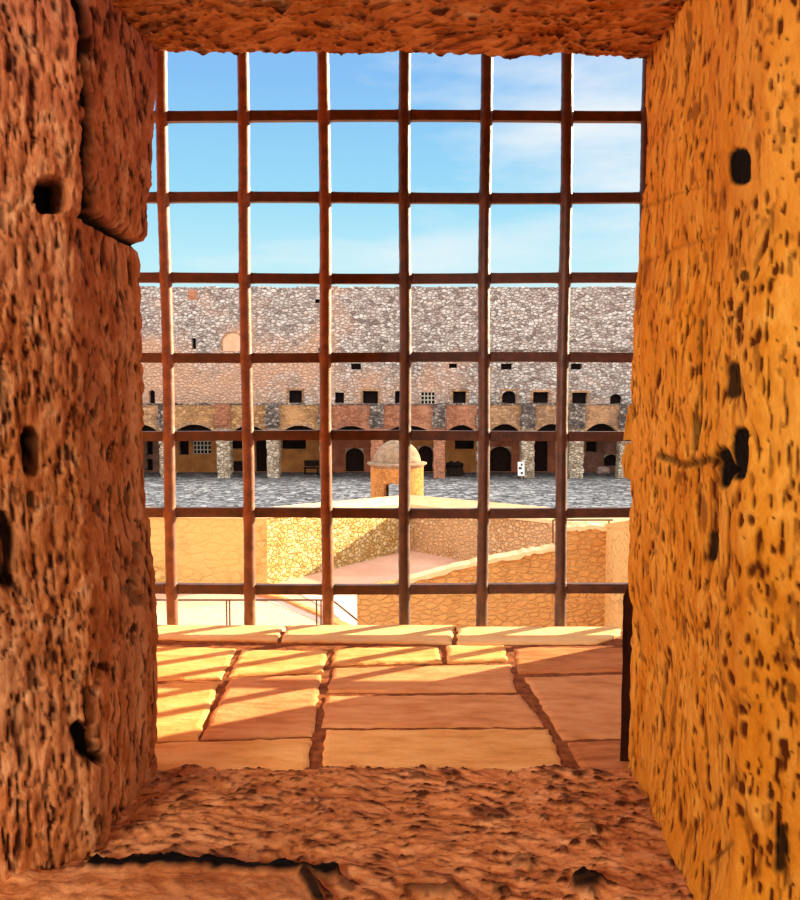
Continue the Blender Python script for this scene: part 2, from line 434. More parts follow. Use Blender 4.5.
        crack([(734, 368), (732, 392)], 9, .012, .9); hole(792, 692, 9, 22, .02, 1., .6); crack([(780, 830), (779, 866)], 8, .016, .9); crack([(716, 535), (714, 556)], 6, .012, .9)
        crack([(702, 322), (703, 380), (700, 420), (699, 448)], 3.5, .012, .7)
        crack([(662, 455), (690, 465), (712, 460), (738, 470)], 4.5, .011, .65)
        crack([(642, 208), (672, 196), (705, 186)], 2.2, .006, .25); crack([(646, 262), (690, 244), (720, 236)], 2.2, .006, .2)
        crack([(742, 690), (738, 720), (740, 760)], 2.2, .006, .2); crack([(716, 862), (736, 842)], 3, .006, .5)
        crack([(640, 792), (676, 858), (700, 900)], 6, .01, .45)
        # worn stone bulging out at the foot of the wall
        foot = sstep(-.36, -.46, Z)*sstep(.95, .70, Y)
        d = d+.012*foot
    d = d*near
    V = np.stack([X+NX*d, Y+NY*d, Z+CZ], -1)
    if side > 0: V = V[:, ::-1]; pit = pit[:, ::-1]; black = black[:, ::-1]; near = near[:, ::-1]
    return grid_mesh(name, V, pit*near, black*near, mat, label)
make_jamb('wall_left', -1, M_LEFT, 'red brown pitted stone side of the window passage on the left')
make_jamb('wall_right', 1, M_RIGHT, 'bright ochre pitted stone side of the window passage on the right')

xs_f = np.concatenate([[-1.2, -.9, -.6, -.45], np.arange(-.37, .35, .0021), [.45, .62, .9, 1.2]])
def make_band(name, path, mat, label, lintel):
    fine = lambda q: .55 < q[0] < .99 and abs(q[1]) < .5
    pth, tg, s = round_path(path, .012, .0021, .1, fine)
    nrm = np.stack([-tg[:, 1], tg[:, 0]], 1)*(-1 if lintel else 1)
    S, X = np.meshgrid(s, xs_f, indexing='ij')
    Y = np.repeat(pth[:, :1], len(xs_f), 1); Z = np.repeat(pth[:, 1:], len(xs_f), 1)
    NY = np.repeat(nrm[:, :1], len(xs_f), 1); NZ = np.repeat(nrm[:, 1:], len(xs_f), 1)
    if lintel:
        dpx = np.interp(X, [-.3, -.265, -.2, -.1, 0, .1, .18, .25, .3], [-.002, -.003, -.0045, -.006, -.0065, -.0075, -.0085, -.010, -.010])
        Z = Z+dpx*(np.abs(Z) < .6)
    px, py = proj(X, Y, Z+CZ)
    near = sstep(1.2, .4, np.abs(X))*sstep(1.3, 1.0, Y)*sstep(.8, .5, np.abs(Z))
    wx = fbm(S*13, X*9, 5, 3)*.03
    a, b = S+wx, X+wx
    sd = 120 if lintel else 170
    p1 = pits(a*120, b*80, sd, .1, .5, .65); p2 = pits(a*50, b*34, sd+7, .05, .3, .15)
    rid = fbm(a*130, b*72, sd+3, 3)
    amp = .62 if lintel else .85
    d = -.0018*p1-.003*p2+amp*.006*rid+amp*.006*fbm(a*26, b*16, sd+4, 3)
    pit = np.clip(.55*p1+.9*p2+np.clip(-rid*1.9-.14, 0, .6), 0, 1)
    black = np.zeros_like(d)
    def blob(cx, cy, w_, h_, depth, blk):
        nonlocal d, black
        q = np.hypot((px-cx+6*fbm(px*.05, py*.08, 4, 3))/(w_/2), (py-cy+5*fbm(px*.06, py*.08, 14, 3))/(h_/2))
        m = (1-sstep(.6, 1.15, q))*(Y < .99); d = d-depth*.4*m; black = np.maximum(black, blk*m)
    if lintel:
        blob(275, 2, 40, 10, .012, .6); blob(420, 45, 40, 6, .003, .0)
    else:
        blob(588, 888, 34, 22, .018, .9); blob(525, 862, 34, 12, .01, .5); blob(500, 893, 20, 10, .01, .6); blob(587, 829, 26, 10, .008, .4)
        blob(515, 804, 12, 8, .008, .6); blob(430, 893, 60, 10, .012, .6); blob(690, 872, 20, 16, .01, .5)
        # joint between the rough block and the next stone
        dd = seg_dist(px+5*fbm(px*.03, py*.03, 8, 3), py+4*fbm(px*.04, py*.05, 18, 3), [(90, 872), (150, 869), (230, 873), (335, 876)])
        m = 1-sstep(3.5, 7, dd); d = d-.008*m; black = np.maximum(black, .95*m)
        dd = seg_dist(px+4*fbm(px*.05, py*.05, 8, 3), py, [(306, 884), (312, 892), (318, 905)])
        m = 1-sstep(4, 9, dd); d = d-.007*m; black = np.maximum(black, .9*m)
        low = sstep(868, 878, py)*sstep(330, 300, px); d = d-.006*low; pit = pit*(1-.6*low); d = d-.4*low*(d+.006)
    d = d*near
    V = np.stack([X, Y+NY*d, Z+NZ*d+CZ], -1)
    if not lintel: V = V[:, ::-1]; pit = pit[:, ::-1]; black = black[:, ::-1]; near = near[:, ::-1]
    return grid_mesh(name, V, pit*near, black*near, mat, label)
make_band('trim_2', [(1.58, 2.9), (1.58, .66), (1.02, .66), (.952, .362), (.80, .362), (.2, .75), (.2, 1.6)], M_LINTEL, 'rough brown stone lintel over the window', True)
sill = make_band('trim_1', [(1.0, -.62), (.945, -.436), (.30, -.436), (.2, -.5), (.2, -1.5)], M_SILL, 'rough tooled stone block forming the inner window sill', False)

# outer ledge under the paving, and the tower wall below the window
bed = struct('trim_3', bx(NB(), (-.62, .93, CZ-1.2), (.64, 1.515, CZ-.4475)), M_JOINT, 'mortar bed of the paved window sill')
struct('trim_4', bx(NB(), (-.62, 1.515, CZ-1.2), (.64, 1.60, CZ-.56)), M_OUTER, 'lower outer ledge where the grille is set')
struct('wall_front', bx(NB(), (-3, 1.45, 0), (3, 1.575, CZ-1.15)), M_OUTER, 'tower wall below the window')

# paving slabs of the sill
SL = [
 ([(20, 627), (150, 625.5), (285, 624.5), (278, 646), (150, 643), (20, 643)], 3), ([(289, 624.5), (455, 625.5), (452, 648), (281, 646.5)], 3),
 ([(458, 625.5), (560, 627), (612, 628.5), (621, 633), (621, 640), (598, 648), (456, 648.5)], 3),
 ([(20, 651), (150, 650), (237, 652.5), (222, 684), (150, 685), (20, 686)], 1), ([(241, 653), (328, 655), (324, 676), (228, 681)], 1),
 ([(334, 652), (439, 651.5), (443, 667), (330, 670)], 1), ([(445, 650.5), (505, 650.5), (508, 665), (447, 667.5)], 1),
 ([(513, 651), (618, 651), (700, 652), (705, 676), (620, 675.5), (517, 678)], 2),
 ([(20, 690), (150, 689), (219, 687.5), (199, 746), (150, 748), (20, 750)], 1), ([(230, 683.5), (321, 680), (313, 741), (200, 746)], 0),
 ([(333, 672.5), (511, 668.5), (517, 696.5), (326, 697.5)], 0), ([(324, 701), (521, 699.5), (545, 731.5), (321, 732.5)], 0),
 ([(524, 682), (618, 679), (705, 678), (720, 742), (620, 743), (562, 745)], 0),
 ([(20, 753), (150, 750), (312, 745), (308, 779), (20, 782)], 1), ([(325, 736.5), (549, 735.5), (566, 779), (322, 779)], 1),
 ([(566, 748), (620, 746), (725, 745), (735, 779), (584, 779)], 2)]
for i, (poly, mi) in enumerate(SL):
    bm = NB()
    pts = [PZ(x, y, CZ-.453) for x, y in poly]
    c = sum(pts, Vector())/len(pts)
    pts = [c+(p-c)*max(.9, 1-.0012/max(.01, (p-c).length)) for p in pts]
    dense = []
    for a, b in zip(pts, pts[1:]+pts[:1]):
        n = max(2, int((b-a).length/.012))
        for k in range(n):
            q = a.lerp(b, k/n)
            w = .0022 if k else .001
            q = q+Vector((random.uniform(-w, w), random.uniform(-w, w), 0))
            if q.y > 1.5: q.y = min(q.y, 1.535)
            dense.append(q)
    f = bm.faces.new([bm.verts.new(p) for p in dense])
    top = random.uniform(.005, .009)
    if i < 3: top = .008
    bmesh.ops.recalc_face_normals(bm, faces=bm.faces)
    r = bmesh.ops.extrude_face_region(bm, geom=[f])
    vs = [g for g in r['geom'] if isinstance(g, bmesh.types.BMVert)]
    bmesh.ops.translate(bm, verts=vs, vec=(0, 0, top))
    topf = [g for g in r['geom'] if isinstance(g, bmesh.types.BMFace)]
    for k_, (ins, up) in enumerate([(.003, .0015), (.004, .0008)]):
        bmesh.ops.inset_region(bm, faces=topf, thickness=ins, depth=0)
        tv = {v for ff in topf for v in ff.verts}
        bmesh.ops.translate(bm, verts=list(tv), vec=(0, 0, up))
    obj('paving_slab', bm, M_SLABS[mi], bed)

# chipped stones seen past the right edge, in the outer recess
def rough_lump(pts, Y0, Y1, mat, name, parent):
    bm = NB(); c = P(632, pts[0][1], Y0)-Vector((0, 0, CZ)); prism(bm, [P(x, y, Y0) for x, y in pts], c*((Y1-Y0)/Y0))
    bmesh.ops.triangulate(bm, faces=[f for f in bm.faces if len(f.verts) > 4])
    bmesh.ops.subdivide_edges(bm, edges=bm.edges, cuts=3, use_grid_fill=True)
    for v in bm.verts: v.co += Vector((random.uniform(-1, 1), random.uniform(-1, 1), random.uniform(-1, 1)))*.0012
    return obj(name, bm, mat, parent)
wr = bpy.data.objects['wall_right']
rough_lump([(640, 404), (629, 406), (626, 425), (624, 440), (640, 441)], .99, 1.04, M_RIGHT, 'chipped_stone', wr)
rough_lump([(640, 443), (625, 444), (622, 462), (624, 477), (630, 480), (640, 476)], .99, 1.04, M_RIGHT, 'chipped_stone', wr)
rough_lump([(650, 586), (628, 588), (624, 597), (623, 607), (624, 640), (623, 700), (621, 764), (650, 764)], .972, .985, M_SHADESTONE, 'recess_shade_strip', wr)  # dark strip: shade of the outer recess put into the stone colour

# room behind the camera
R = 2.6
struct('floor', bx(NB(), (-R, -3, CZ-1.7), (R, .22, CZ-1.5)), M_ROOM, 'room floor')
struct('ceiling', bx(NB(), (-R, -3, CZ+1.5), (R, .22, CZ+1.7)), M_ROOM, 'room ceiling')
struct('wall_back', bx(NB(), (-R, -3.2, CZ-1.7), (R, -3, CZ+1.7)), M_ROOM, 'back wall of the room')
struct('wall_west', bx(NB(), (-R-.2, -3, CZ-1.7), (-R, .25, CZ+1.7)), M_ROOM, 'side wall of the room')
struct('wall_east', bx(NB(), (R, -3, CZ-1.7), (R+.2, .25, CZ+1.7)), M_ROOM, 'side wall of the room')
struct('trim_5', bx(NB(), (-3, .25, CZ+1.2), (3, 1.5, CZ+1.5)), M_ROOM, 'masonry above the window')

# ------------------------------------------------------------------ iron grille
YG = 1.555
BX = [-.5675+.1441*i for i in range(8)]
BZ = [CZ+.62-.1427*i for i in range(8)]
g = thing('window_grille', 'rusty iron window grille of round uprights and square crossbars', 'grille', (0, YG, CZ-.56))
for i, x in enumerate(BX):
    pts, rad = [], []
    z = CZ-.58
    while z < CZ+.665:
        near = min(abs(z-b) for b in BZ)
        pts.append((x+.0012*math.sin(z*9+i*2), YG+.0008*math.sin(z*13+i), z))
        rad.append(.0107+.0020*math.exp(-(near/.010)**2)+random.uniform(-.0003, .0003)); z += .007
    obj('vertical_bar', tube(NB(), pts, rad, 12), M_IRON if i < 4 else M_IRON_SHADE, g, True)  # uneven bounce light put into the iron colour: right uprights darker
for j, z in enumerate(BZ):
    bm = NB(); n = 120; rings = []
    for k in range(n+1):
        x = -.615+1.25*k/n
        near = min(abs(x-b) for b in BX)
        h = .0088+.0014*math.exp(-(near/.012)**2); d = .0065
        zz = z+.0012*math.sin(x*7+j*1.7)
        rings.append([bm.verts.new((x, YG+.004+a*d, zz+b*h)) for a, b in ((-1, -1), (1, -1), (1, 1), (-1, 1))])
    for r, s in zip(rings, rings[1:]):
        for k in range(4): bm.faces.new((r[k], r[(k+1) % 4], s[(k+1) % 4], s[k]))
    bm.faces.new(rings[0]); bm.faces.new(rings[-1])
    obj('horizontal_bar', bm, M_IRON_SHADE, g)

# ------------------------------------------------------------------ ground outside
struct('ground', bx(NB(), (-60, 1.6, -.6), (70, 41, 0)), M_GROUND, 'pinkish earth floor of the outwork')
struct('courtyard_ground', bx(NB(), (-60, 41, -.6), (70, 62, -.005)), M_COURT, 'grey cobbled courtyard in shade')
def patch(name, poly, z, mat, label):
    bm = NB(); prism(bm, [PZ(x, y, z) for x, y in poly], (0, 0, -z-.02)); return struct(name, bm, mat, label)
patch('paved_ground', [(60, 660), (110, 622), (155, 615), (200, 606), (245, 602), (268, 602), (300, 614), (340, 630), (370, 660)], .03, M_PAVE, 'pale tiled paving below the window')
patch('grey_paving', [(268, 601), (280, 597), (318, 614), (352, 632), (344, 632), (300, 613.5)], .04, M_GREY, 'grey strip of paving beside the brown kerb')
patch('pale_ground', [(292, 590), (480, 590), (480, 660), (385, 660), (330, 610)], .02, M_PALEEARTH, 'pale strip of earth beyond the kerb')
kb = patch('stone_kerb', [(256, 592), (272, 592), (330, 615), (385, 640), (370, 642), (318, 613.5), (282, 598)], .12, M_CURB, None)
del kb['kind']; finish(kb, 'brown stone kerb running diagonally along the pale paving', 'kerb')

# ------------------------------------------------------------------ V-shaped outwork wall
def wall_strip(name, label, line, thick_dir, z_in, z_out, mat, cat='wall', coping=True):
    """line: inner-face points (x, y); thick_dir: list of outward offsets; heights along the line"""
    base = Vector((line[0][0], line[0][1], 0))
    t = thing(name, label, cat, base)
    bm = NB()
    n = len(line)
    a = [bm.verts.new((x, y, -.1)) for x, y in line]; b = [bm.verts.new((x, y, z-.12)) for (x, y), z in zip(line, z_in)]
    c = [bm.verts.new((x+o[0], y+o[1], z-.12)) for (x, y), o, z in zip(line, thick_dir, z_out)]; d = [bm.verts.new((x+o[0], y+o[1], -.1)) for (x, y), o in zip(line, thick_dir)]
    for i in range(n-1):
        for p, q in ((a, b), (b, c), (c, d), (d, a)): bm.faces.new((p[i], p[i+1], q[i+1], q[i]))
    bm.faces.new((a[0], b[0], c[0], d[0])); bm.faces.new((a[-1], d[-1], c[-1], b[-1]))
    obj('wall_body', bm, mat, t)
    bm = NB()
    ov = .04
    R1 = []
    for (x, y), o, zi, zo in zip(line, thick_dir, z_in, z_out):
        ol = math.hypot(*o); ux, uy = o[0]/ol*ov, o[1]/ol*ov
        R1.append([bm.verts.new(q) for q in ((x-ux, y-uy, zi-.12), (x-ux, y-uy, zi), (x+o[0]+ux, y+o[1]+uy, zo), (x+o[0]+ux, y+o[1]+uy, zo-.12))])
    for r, s in zip(R1, R1[1:]):
        for k in range(4): bm.faces.new((r[k], r[(k+1) % 4], s[(k+1) % 4], s[k]))
    bm.faces.new(R1[0]); bm.faces.new(R1[-1])
    cp = obj('coping', bm, M_COPING, t); cp['label'] = 'pale smooth coping'
    return t
AP = (.35, 31.6)
LW = [(-4.12, 25.9), AP]; RW = [AP, (.35+.678*11, 31.6-.735*11)]
ZO, ZI = 1.95, 1.74
zl = P(265, 514, 25.9).z
wall_strip('parapet_wall', 'sunlit yellow rubble wall left of the corner turret with diagonal shadow', LW, [(-.78, .62), (0, 1.05)], [zl, ZI], [zl+.05, ZO], M_RUBBLE_Y)
wall_strip('parapet_wall', 'shaded tan rubble wall running right from the corner turret', RW, [(0, 1.05), (.72, .67)], [ZI, ZI+.3], [ZO, ZO+.35], M_RUBBLE_P)
pl0 = P(90, 513, 24.9); pl1 = P(265, 515, 25.9)
wall_strip('plaster_wall', 'smooth yellow plastered wall at left behind the metal railing', [(pl0.x-3, 24.3), (pl0.x, 24.9), (-4.1, 25.9)], [(0, .7), (0, .7), (-.3, .7)], [pl0.z+.05, pl0.z, pl1.z], [pl0.z+.15, pl0.z+.1, pl1.z+.1], M_PLASTER)

# ------------------------------------------------------------------ corner turret
TC = (-.12, 33.95); TR = 1.06
def zat(py, Y): return P(400, py, Y).z
ze = zat(466, 33.0); zt = zat(439.5, 33.95)
tur = thing('sentry_turret', 'small round ochre stone sentry turret with domed cap', 'turret', (TC[0], TC[1], 0))
bm = NB(); NA, NZ_ = 120, 60; Zs = [ze*k/NZ_ for k in range(NZ_+1)]
def open_at(ang, z):
    # arched doorway towards the window, arched slit on the far right side
    x = TC[0]+TR*math.cos(ang); front = math.sin(ang) < 0
    zd0, zd1 = zat(500, 32.9)-.5, zat(483.5, 32.9)
    if front:
        cxd = P(392, 490, 32.9).x; h = abs(x-cxd)/.36
        return h < 1 and z > zd0 and z < zd1-.25*(1-math.sqrt(max(0, 1-h*h)))
    cxd = P(394, 490, 34.9).x; h = abs(x-cxd)/.28
    return h < 1 and z > zd0 and z < zd1+.15-.25*(1-math.sqrt(max(0, 1-h*h)))
ri, ro = [], []
for k in range(NA):
    an = 2*math.pi*k/NA
    ro.append([bm.verts.new((TC[0]+TR*math.cos(an), TC[1]+TR*math.sin(an), z)) for z in Zs])
    ri.append([bm.verts.new((TC[0]+(TR-.22)*math.cos(an), TC[1]+(TR-.22)*math.sin(an), z)) for z in Zs])
op = [[open_at(2*math.pi*(k+.5)/NA, (Zs[j]+Zs[j+1])/2) for j in range(NZ_)] for k in range(NA)]
for k in range(NA):
    k2 = (k+1) % NA
    for j in range(NZ_):
        if op[k][j]: continue
        bm.faces.new((ro[k][j], ro[k2][j], ro[k2][j+1], ro[k][j+1])); bm.faces.new((ri[k][j+1], ri[k2][j+1], ri[k2][j], ri[k][j]))
        if op[k2][j]: bm.faces.new((ro[k2][j], ri[k2][j], ri[k2][j+1], ro[k2][j+1]))
        if op[k-1][j]: bm.faces.new((ro[k][j], ro[k][j+1], ri[k][j+1], ri[k][j]))
        if j+1 < NZ_ and op[k][j+1]: bm.faces.new((ro[k][j+1], ro[k2][j+1], ri[k2][j+1], ri[k][j+1]))
        if j > 0 and op[k][j-1]: bm.faces.new((ro[k][j], ri[k][j], ri[k2][j], ro[k2][j]))
for v in [v for v in bm.verts if not v.link_faces]: bm.verts.remove(v)
obj('turret_body', bm, M_TURRET, tur)
obj('cornice', lathe(NB(), TC, [(TR-.05, ze-.14), (TR+.02, ze-.10), (TR+.05, ze-.04), (TR+.14, ze), (TR+.14, ze+.05), (TR-.10, ze+.10)]), M_DOME, tur)
H = zt-ze-.06
prof = [((TR-.10)*math.cos(a)**1.0, ze+.06+H*math.sin(a)**1.1) for a in [math.pi/2*k/14*.985 for k in range(15)]]
obj('dome', lathe(NB(), TC, prof), M_DOME, tur, True)
obj('finial', lathe(NB(), TC, [(.10, zt-.03), (.12, zt+.03), (.06, zt+.07), (.10, zt+.14), (.05, zt+.2), (.02, zt+.22)], 20), M_DOME, tur, True)

# ------------------------------------------------------------------ near stair wall on the right
YN = 14.0
nw = thing('stair_wall', 'ochre stone stair wall with pale sloping top at lower right', 'wall', P(480, 700, YN)*1)
nw.location.z = 0
pts = [(357, 590), (385, 585), (410, 580.5), (470, 566), (520, 556), (557, 549), (557, 531), (575, 529), (590, 528), (610, 529)]
top = [P(x, y, YN) for x, y in pts]
bot = [Vector((top[-1].x, YN, -.1)), Vector((top[0].x, YN, -.1))]
obj('wall_body', prism(NB(), top+bot, (0, .26, 0)), M_NEARWALL, nw)
def coping_strip(pts, h, ov):
    bm = NB(); up = []
    for i in range(len(pts)-1):
        a, b = P(*pts[i], YN), P(*pts[i+1], YN); n = 8
        for k in range(n+(i == len(pts)-2)): up.append(a.lerp(b, k/n)+Vector((0, 0, random.uniform(0, .03))))
    poly = [p+Vector((0, 0, h)) for p in up]+[p+Vector((0, 0, -.03+random.uniform(-.03, .01))) for p in reversed(up)]
    q = [p+Vector((0, -ov, 0)) for p in poly]
    return prism(bm, q, (0, .26+2*ov, 0))
c1 = obj('coping', coping_strip([(404, 582), (470, 566), (520, 556), (556, 549)], .03, .03), M_COPING, nw); c1['label'] = 'pale worn sloping coping'
c2 = obj('coping', coping_strip([(557, 531), (575, 529), (590, 528), (610, 529)], .03, .03), M_COPING, nw); c2['label'] = 'pale worn level coping'
a, b = P(604, 524, 14.2), P(650, 517, 11.0)
sw = thing('side_wall', 'pale tall stone wall at far right edge behind the stair wall', 'wall', (a.x, a.y, 0))
obj('wall_body', prism(NB(), [(a.x, a.y, -.1), (b.x, b.y, -.1), (b.x, b.y, b.z), (a.x, a.y, a.z)], (.5, .2, 0)), M_SIDEWALL, sw)

# railings
rl = thing('metal_railing', 'thin dark metal railing along the pale paving at left', 'railing', (P(230, 600, 20).x, 20, 0))
zr = P(200, 600, 20).z
obj('handrail', tube(NB(), [(P(40, 600, 20).x, 20, zr), (P(323, 600, 20).x, 20, zr)], .022), M_RAIL, rl)
for px_ in (60, 145, 226.5, 229.5, 316.5, 321):
    x = P(px_, 600, 20).x; obj('post', tube(NB(), [(x, 20, -.02), (x, 20, zr)], .02), M_RAIL, rl)
sr = thing('stair_handrail', 'sloping metal handrail descending beside the left end of stair wall', 'railing', (P(345, 600, 18).x, 18, 0))
a, b = P(331, 599, 19.6), P(372, 632, 17.2)
obj('handrail', tube(NB(), [a, b], .022), M_RAIL, sr)
for p in (a, b): obj('post', tube(NB(), [(p.x, p.y, -.02), p], .02), M_RAIL, sr)
tr = thing('top_handrail', 'thin metal handrail above the level top of the stair wall', 'railing', (P(553, 549, 14.3).x, 14.3, P(553, 549, 14.3).z))
a, b = P(553, 520, 14.3), P(613, 520, 14.3)
obj('handrail', tube(NB(), [a, b], .014), M_RAIL, tr)
for x_, y_ in ((553, 551), (609, 531)):
    p, q = P(x_, 520, 14.3), P(x_, y_, 14.3); obj('post', tube(NB(), [q, p], .013), M_RAIL, tr)

# ------------------------------------------------------------------ fortress building across the courtyard
YU, YA = 60.0, 56.3
fort = thing('fortress_building', 'long stone fortress range with arched ground floor across the courtyard', 'building', (0, YU, 0))
ztop = zat(288.5, YU); zter = zat(404.5, YA)
W = [  # windows of the upper wall: x0, x1, y0, y1, arched
 (149, 155, 390, 403.5, 1), (289, 302, 390.5, 403, 0), (335, 344, 392.5, 403, 0), (363, 378, 391, 403.5, 0), (395, 401, 391, 404, 0),
 (421, 435, 392, 404, 0), (453, 466, 391.5, 404, 0), (502, 516, 391, 404, 1), (533, 548.5, 392, 404, 0), (572, 587, 392.5, 404, 0), (610, 622, 394, 404, 1),
 (351, 361, 363.5, 369.5, 0), (501, 512, 363.5, 369.5, 0), (571, 582, 363.5, 369.5, 0), (449, 457, 363.5, 368, 0),
 (192, 196, 338, 349, 0), (315, 320, 299, 303, 0), (318, 323, 348, 351, 0)]
D = [  # openings of the ground floor
 (146, 153, 441, 455, 0, 'window'), (146, 153, 459, 471, 0, 'window'),
 (193, 211, 437, 454, 0, 'grated'), (179, 189, 437, 455, 0, 'window'), (231, 244, 437, 449, 0, 'window'), (231, 246, 461, 472.5, 0, 'door'), (256, 267, 437, 472, 0, 'door'),
 (282, 306, 437, 449, 0, 'window'), (345.5, 364, 448, 473, 1, 'door'), (417.5, 433, 446, 473, 1, 'door'), (455, 474, 437, 449, 0, 'window'),
 (488.5, 511.5, 446.5, 473, 1, 'door'), (534, 548, 437, 473, 0, 'door'), (586, 597.5, 437, 452, 0, 'window'), (604, 618, 454.5, 466.5, 1, 'window')]
holes = []
for x0, x1, y0, y1, ar in W: holes.append((P(x0, y1, YU).x, P(x1, y1, YU).x, zat(y1, YU), zat(y0, YU), ar, 'window'))
for x0, x1, y0, y1, ar, kd in D: holes.append((P(x0, y1, YU).x, P(x1, y1, YU).x, max(.02, zat(y1, YU)), zat(y0, YU), ar, kd))
def holed_wall(bm, x0, x1, z0, z1, Y, hs, dep):
    xs = sorted({x0, x1, *[h[0] for h in hs], *[h[1] for h in hs]}); zz = sorted({z0, z1, *[h[2] for h in hs], *[h[3] for h in hs]})
    vt = {}
    def v(x, z, y=Y):
        k = (round(x, 4), round(z, 4), round(y, 3))
        if k not in vt: vt[k] = bm.verts.new((x, y, z))
        return vt[k]
    for a, b in zip(xs, xs[1:]):
        for c, d in zip(zz, zz[1:]):
            mx, mz = (a+b)/2, (c+d)/2
            if any(h[0] < mx < h[1] and h[2] < mz < h[3] for h in hs): continue
            bm.faces.new((v(a, c), v(b, c), v(b, d), v(a, d)))
    for h in hs:
        a, b, c, d, ar = h[:5]
        for p, q in (((a, c), (b, c)), ((b, c), (b, d)), ((b, d), (a, d)), ((a, d), (a, c))):
            w = [bm.verts.new((p[0], Y, p[1])), bm.verts.new((q[0], Y, q[1])), bm.verts.new((q[0], Y+dep, q[1])), bm.verts.new((p[0], Y+dep, p[1]))]
            bm.faces.new(w)
        if ar:
            rise = min(.45*(b-a), .4*(d-c)) if ar == 1 else (d-c)
            n = 8; cx = (a+b)/2
            for sgn in (-1, 1):
                poly = [((a if sgn < 0 else b), d)]
                for k in range(n+1):
                    an = math.pi/2*k/n; poly.append((cx+sgn*(b-a)/2*math.cos(an), d-rise+rise*math.sin(an)))
                prism(bm, [(p[0], Y-.004, p[1]) for p in poly], (0, dep*.6, 0))
    return bm
bm = holed_wall(NB(), -42, 66, -.3, ztop, YU, holes, .7)
bx(bm, (-42, YU+.75, -.3), (66, YU+1.6, ztop)); bx(bm, (-42, YU-.001, ztop-.002), (66, YU+1.6, ztop+.03))
obj('upper_wall', bm, M_FORT, fort)
cap = NB(); x = -42
while x < 66:
    w = random.uniform(.5, 1.1); bx(cap, (x, YU-.03, ztop), (min(66, x+w-.03), YU+.8, ztop+random.uniform(.05, .16))); x += w
obj('wall_cap', cap, M_FORT, fort)
for i, (a, b, c, d, ar, kd) in enumerate(holes):
    nm = 'door' if kd == 'door' else 'window'
    bm = bx(NB(), (a, YU+.45, c), (b, YU+.6, d))
    o = obj(nm, bm, M_DOOR if nm == 'door' else M_DARK, fort)
    if i == 5 or kd == 'grated':
        m_ = NB(); n, k_ = (5, 4) if kd == 'grated' else (4, 3); t = .035
        y0 = YU+.12
        for k in range(n+1): q = a+(b-a)*k/n; bx(m_, (q-t, y0, c), (q+t, y0+.05, d))
        for k in range(k_+1): q = c+(d-c)*k/k_; bx(m_, (a, y0, q-t), (b, y0+.05, q+t))
        l = obj('lattice', m_, M_FRAME, o); l['label'] = 'pale lattice of bars'
# surrounds of the bigger windows
for i in (1, 3, 6, 7, 8, 9):
    a, b, c, d = holes[i][:4]; bm = NB(); t = .16
    for lo, hi in (((a-t, c), (a, d)), ((b, c), (b+t, d)), ((a-t, d), (b+t, d+.14))): bx(bm, (lo[0], YU-.03, lo[1]), (hi[0], YU+.03, hi[1]))
    s_ = obj('window_surround', bm, M_ARC_TAN, fort)
# blocked arch and brick patch on the upper wall
def arch_pts(x0, x1, y0, y1, Y, n=12):
    a, b = P(x0, y1, Y), P(x1, y1, Y); zt_ = zat(y0, Y); r = (b.x-a.x)/2; cx = (a.x+b.x)/2; zs_ = zt_-r*.9
    return [(a.x, a.z)]+[(cx-r*math.cos(math.pi*k/n), zs_+r*.9*math.sin(math.pi*k/n)) for k in range(n+1)]+[(b.x, b.z)]
ap = arch_pts(223, 243, 333, 351, YU)
M_BLOCK = plain('blocked_plaster', (222, 168, 134), (232, 186, 154), 2)
o = obj('blocked_arch', prism(NB(), [(x, YU-.02, z) for x, z in ap], (0, .1, 0)), M_BLOCK, fort); o['label'] = 'pink plastered blocked archway'
bm = NB()
ax = arch_pts(221.5, 244.5, 331.5, 351, YU)
for (p, q), (p2, q2) in zip(zip(ap, ap[1:]), zip(ax, ax[1:])):
    prism(bm, [(p[0], YU-.06, p[1]), (q[0], YU-.06, q[1]), (q2[0], YU-.06, q2[1]), (p2[0], YU-.06, p2[1])], (0, .14, 0))
obj('arch_ring', bm, M_ARC_TAN, fort)
a, b = P(188, 300, YU), P(197, 290, YU); obj('brick_patch', bx(NB(), (a.x, YU-.02, a.z), (b.x, YU+.05, b.z)), M_ARC_RED, fort)
# low string course on the right part of the wall
a, b = P(470, 350, YU), P(660, 350, YU); obj('string_course', bx(NB(), (a.x, YU-.12, zat(350, YU)), (a.x+40, YU+.05, zat(348, YU))), M_FORT, fort)

# back walls of the bays: coloured plaster dados behind the arches
piers = [(-82, -70, 'p'), (-32, -20, 'p'), (18, 30, 'p'), (68, 80, 'p'), (118, 128, 'p'), (160, 172, 'p'), (217, 230, 'p'), (267, 279, 'p'), (320, 331, 'p'), (371, 383, 'r'), (433.5, 445, 'r'), (477.5, 488, 'p'), (521.5, 534, 'p'), (569.5, 583.5, 'p'), (619.5, 631, 'p'), (672, 684, 'p'), (722, 734, 'p'), (772, 784, 'p'), (822, 834, 'p')]
bayc = ['p', 'o', 'p', 'o', 'p', 'p', 'o', 'o', 'o', 'r', 'o', 'o', 'r', 'r', 'p', 'p', 'p', 'o', 'p', 'p']
ytop_ar = [425, 425, 425, 425, 425, 425, 424.5, 425.5, 425.5, 426, 425.5, 425, 424, 424, 423.5, 424, 424, 424, 424, 424]
panm = [M_ARC_TAN]*4+[M_ARC_TAN, M_ARC_TAN, M_ARC_OCH, M_ARC_OCH, M_ARC_OCH, M_ARC_RED, M_ARC_RED, M_ARC_RED, M_ARC_TAN, M_ARC_TAN, M_ARC_TAN, M_ARC_TAN]+[M_ARC_TAN]*4
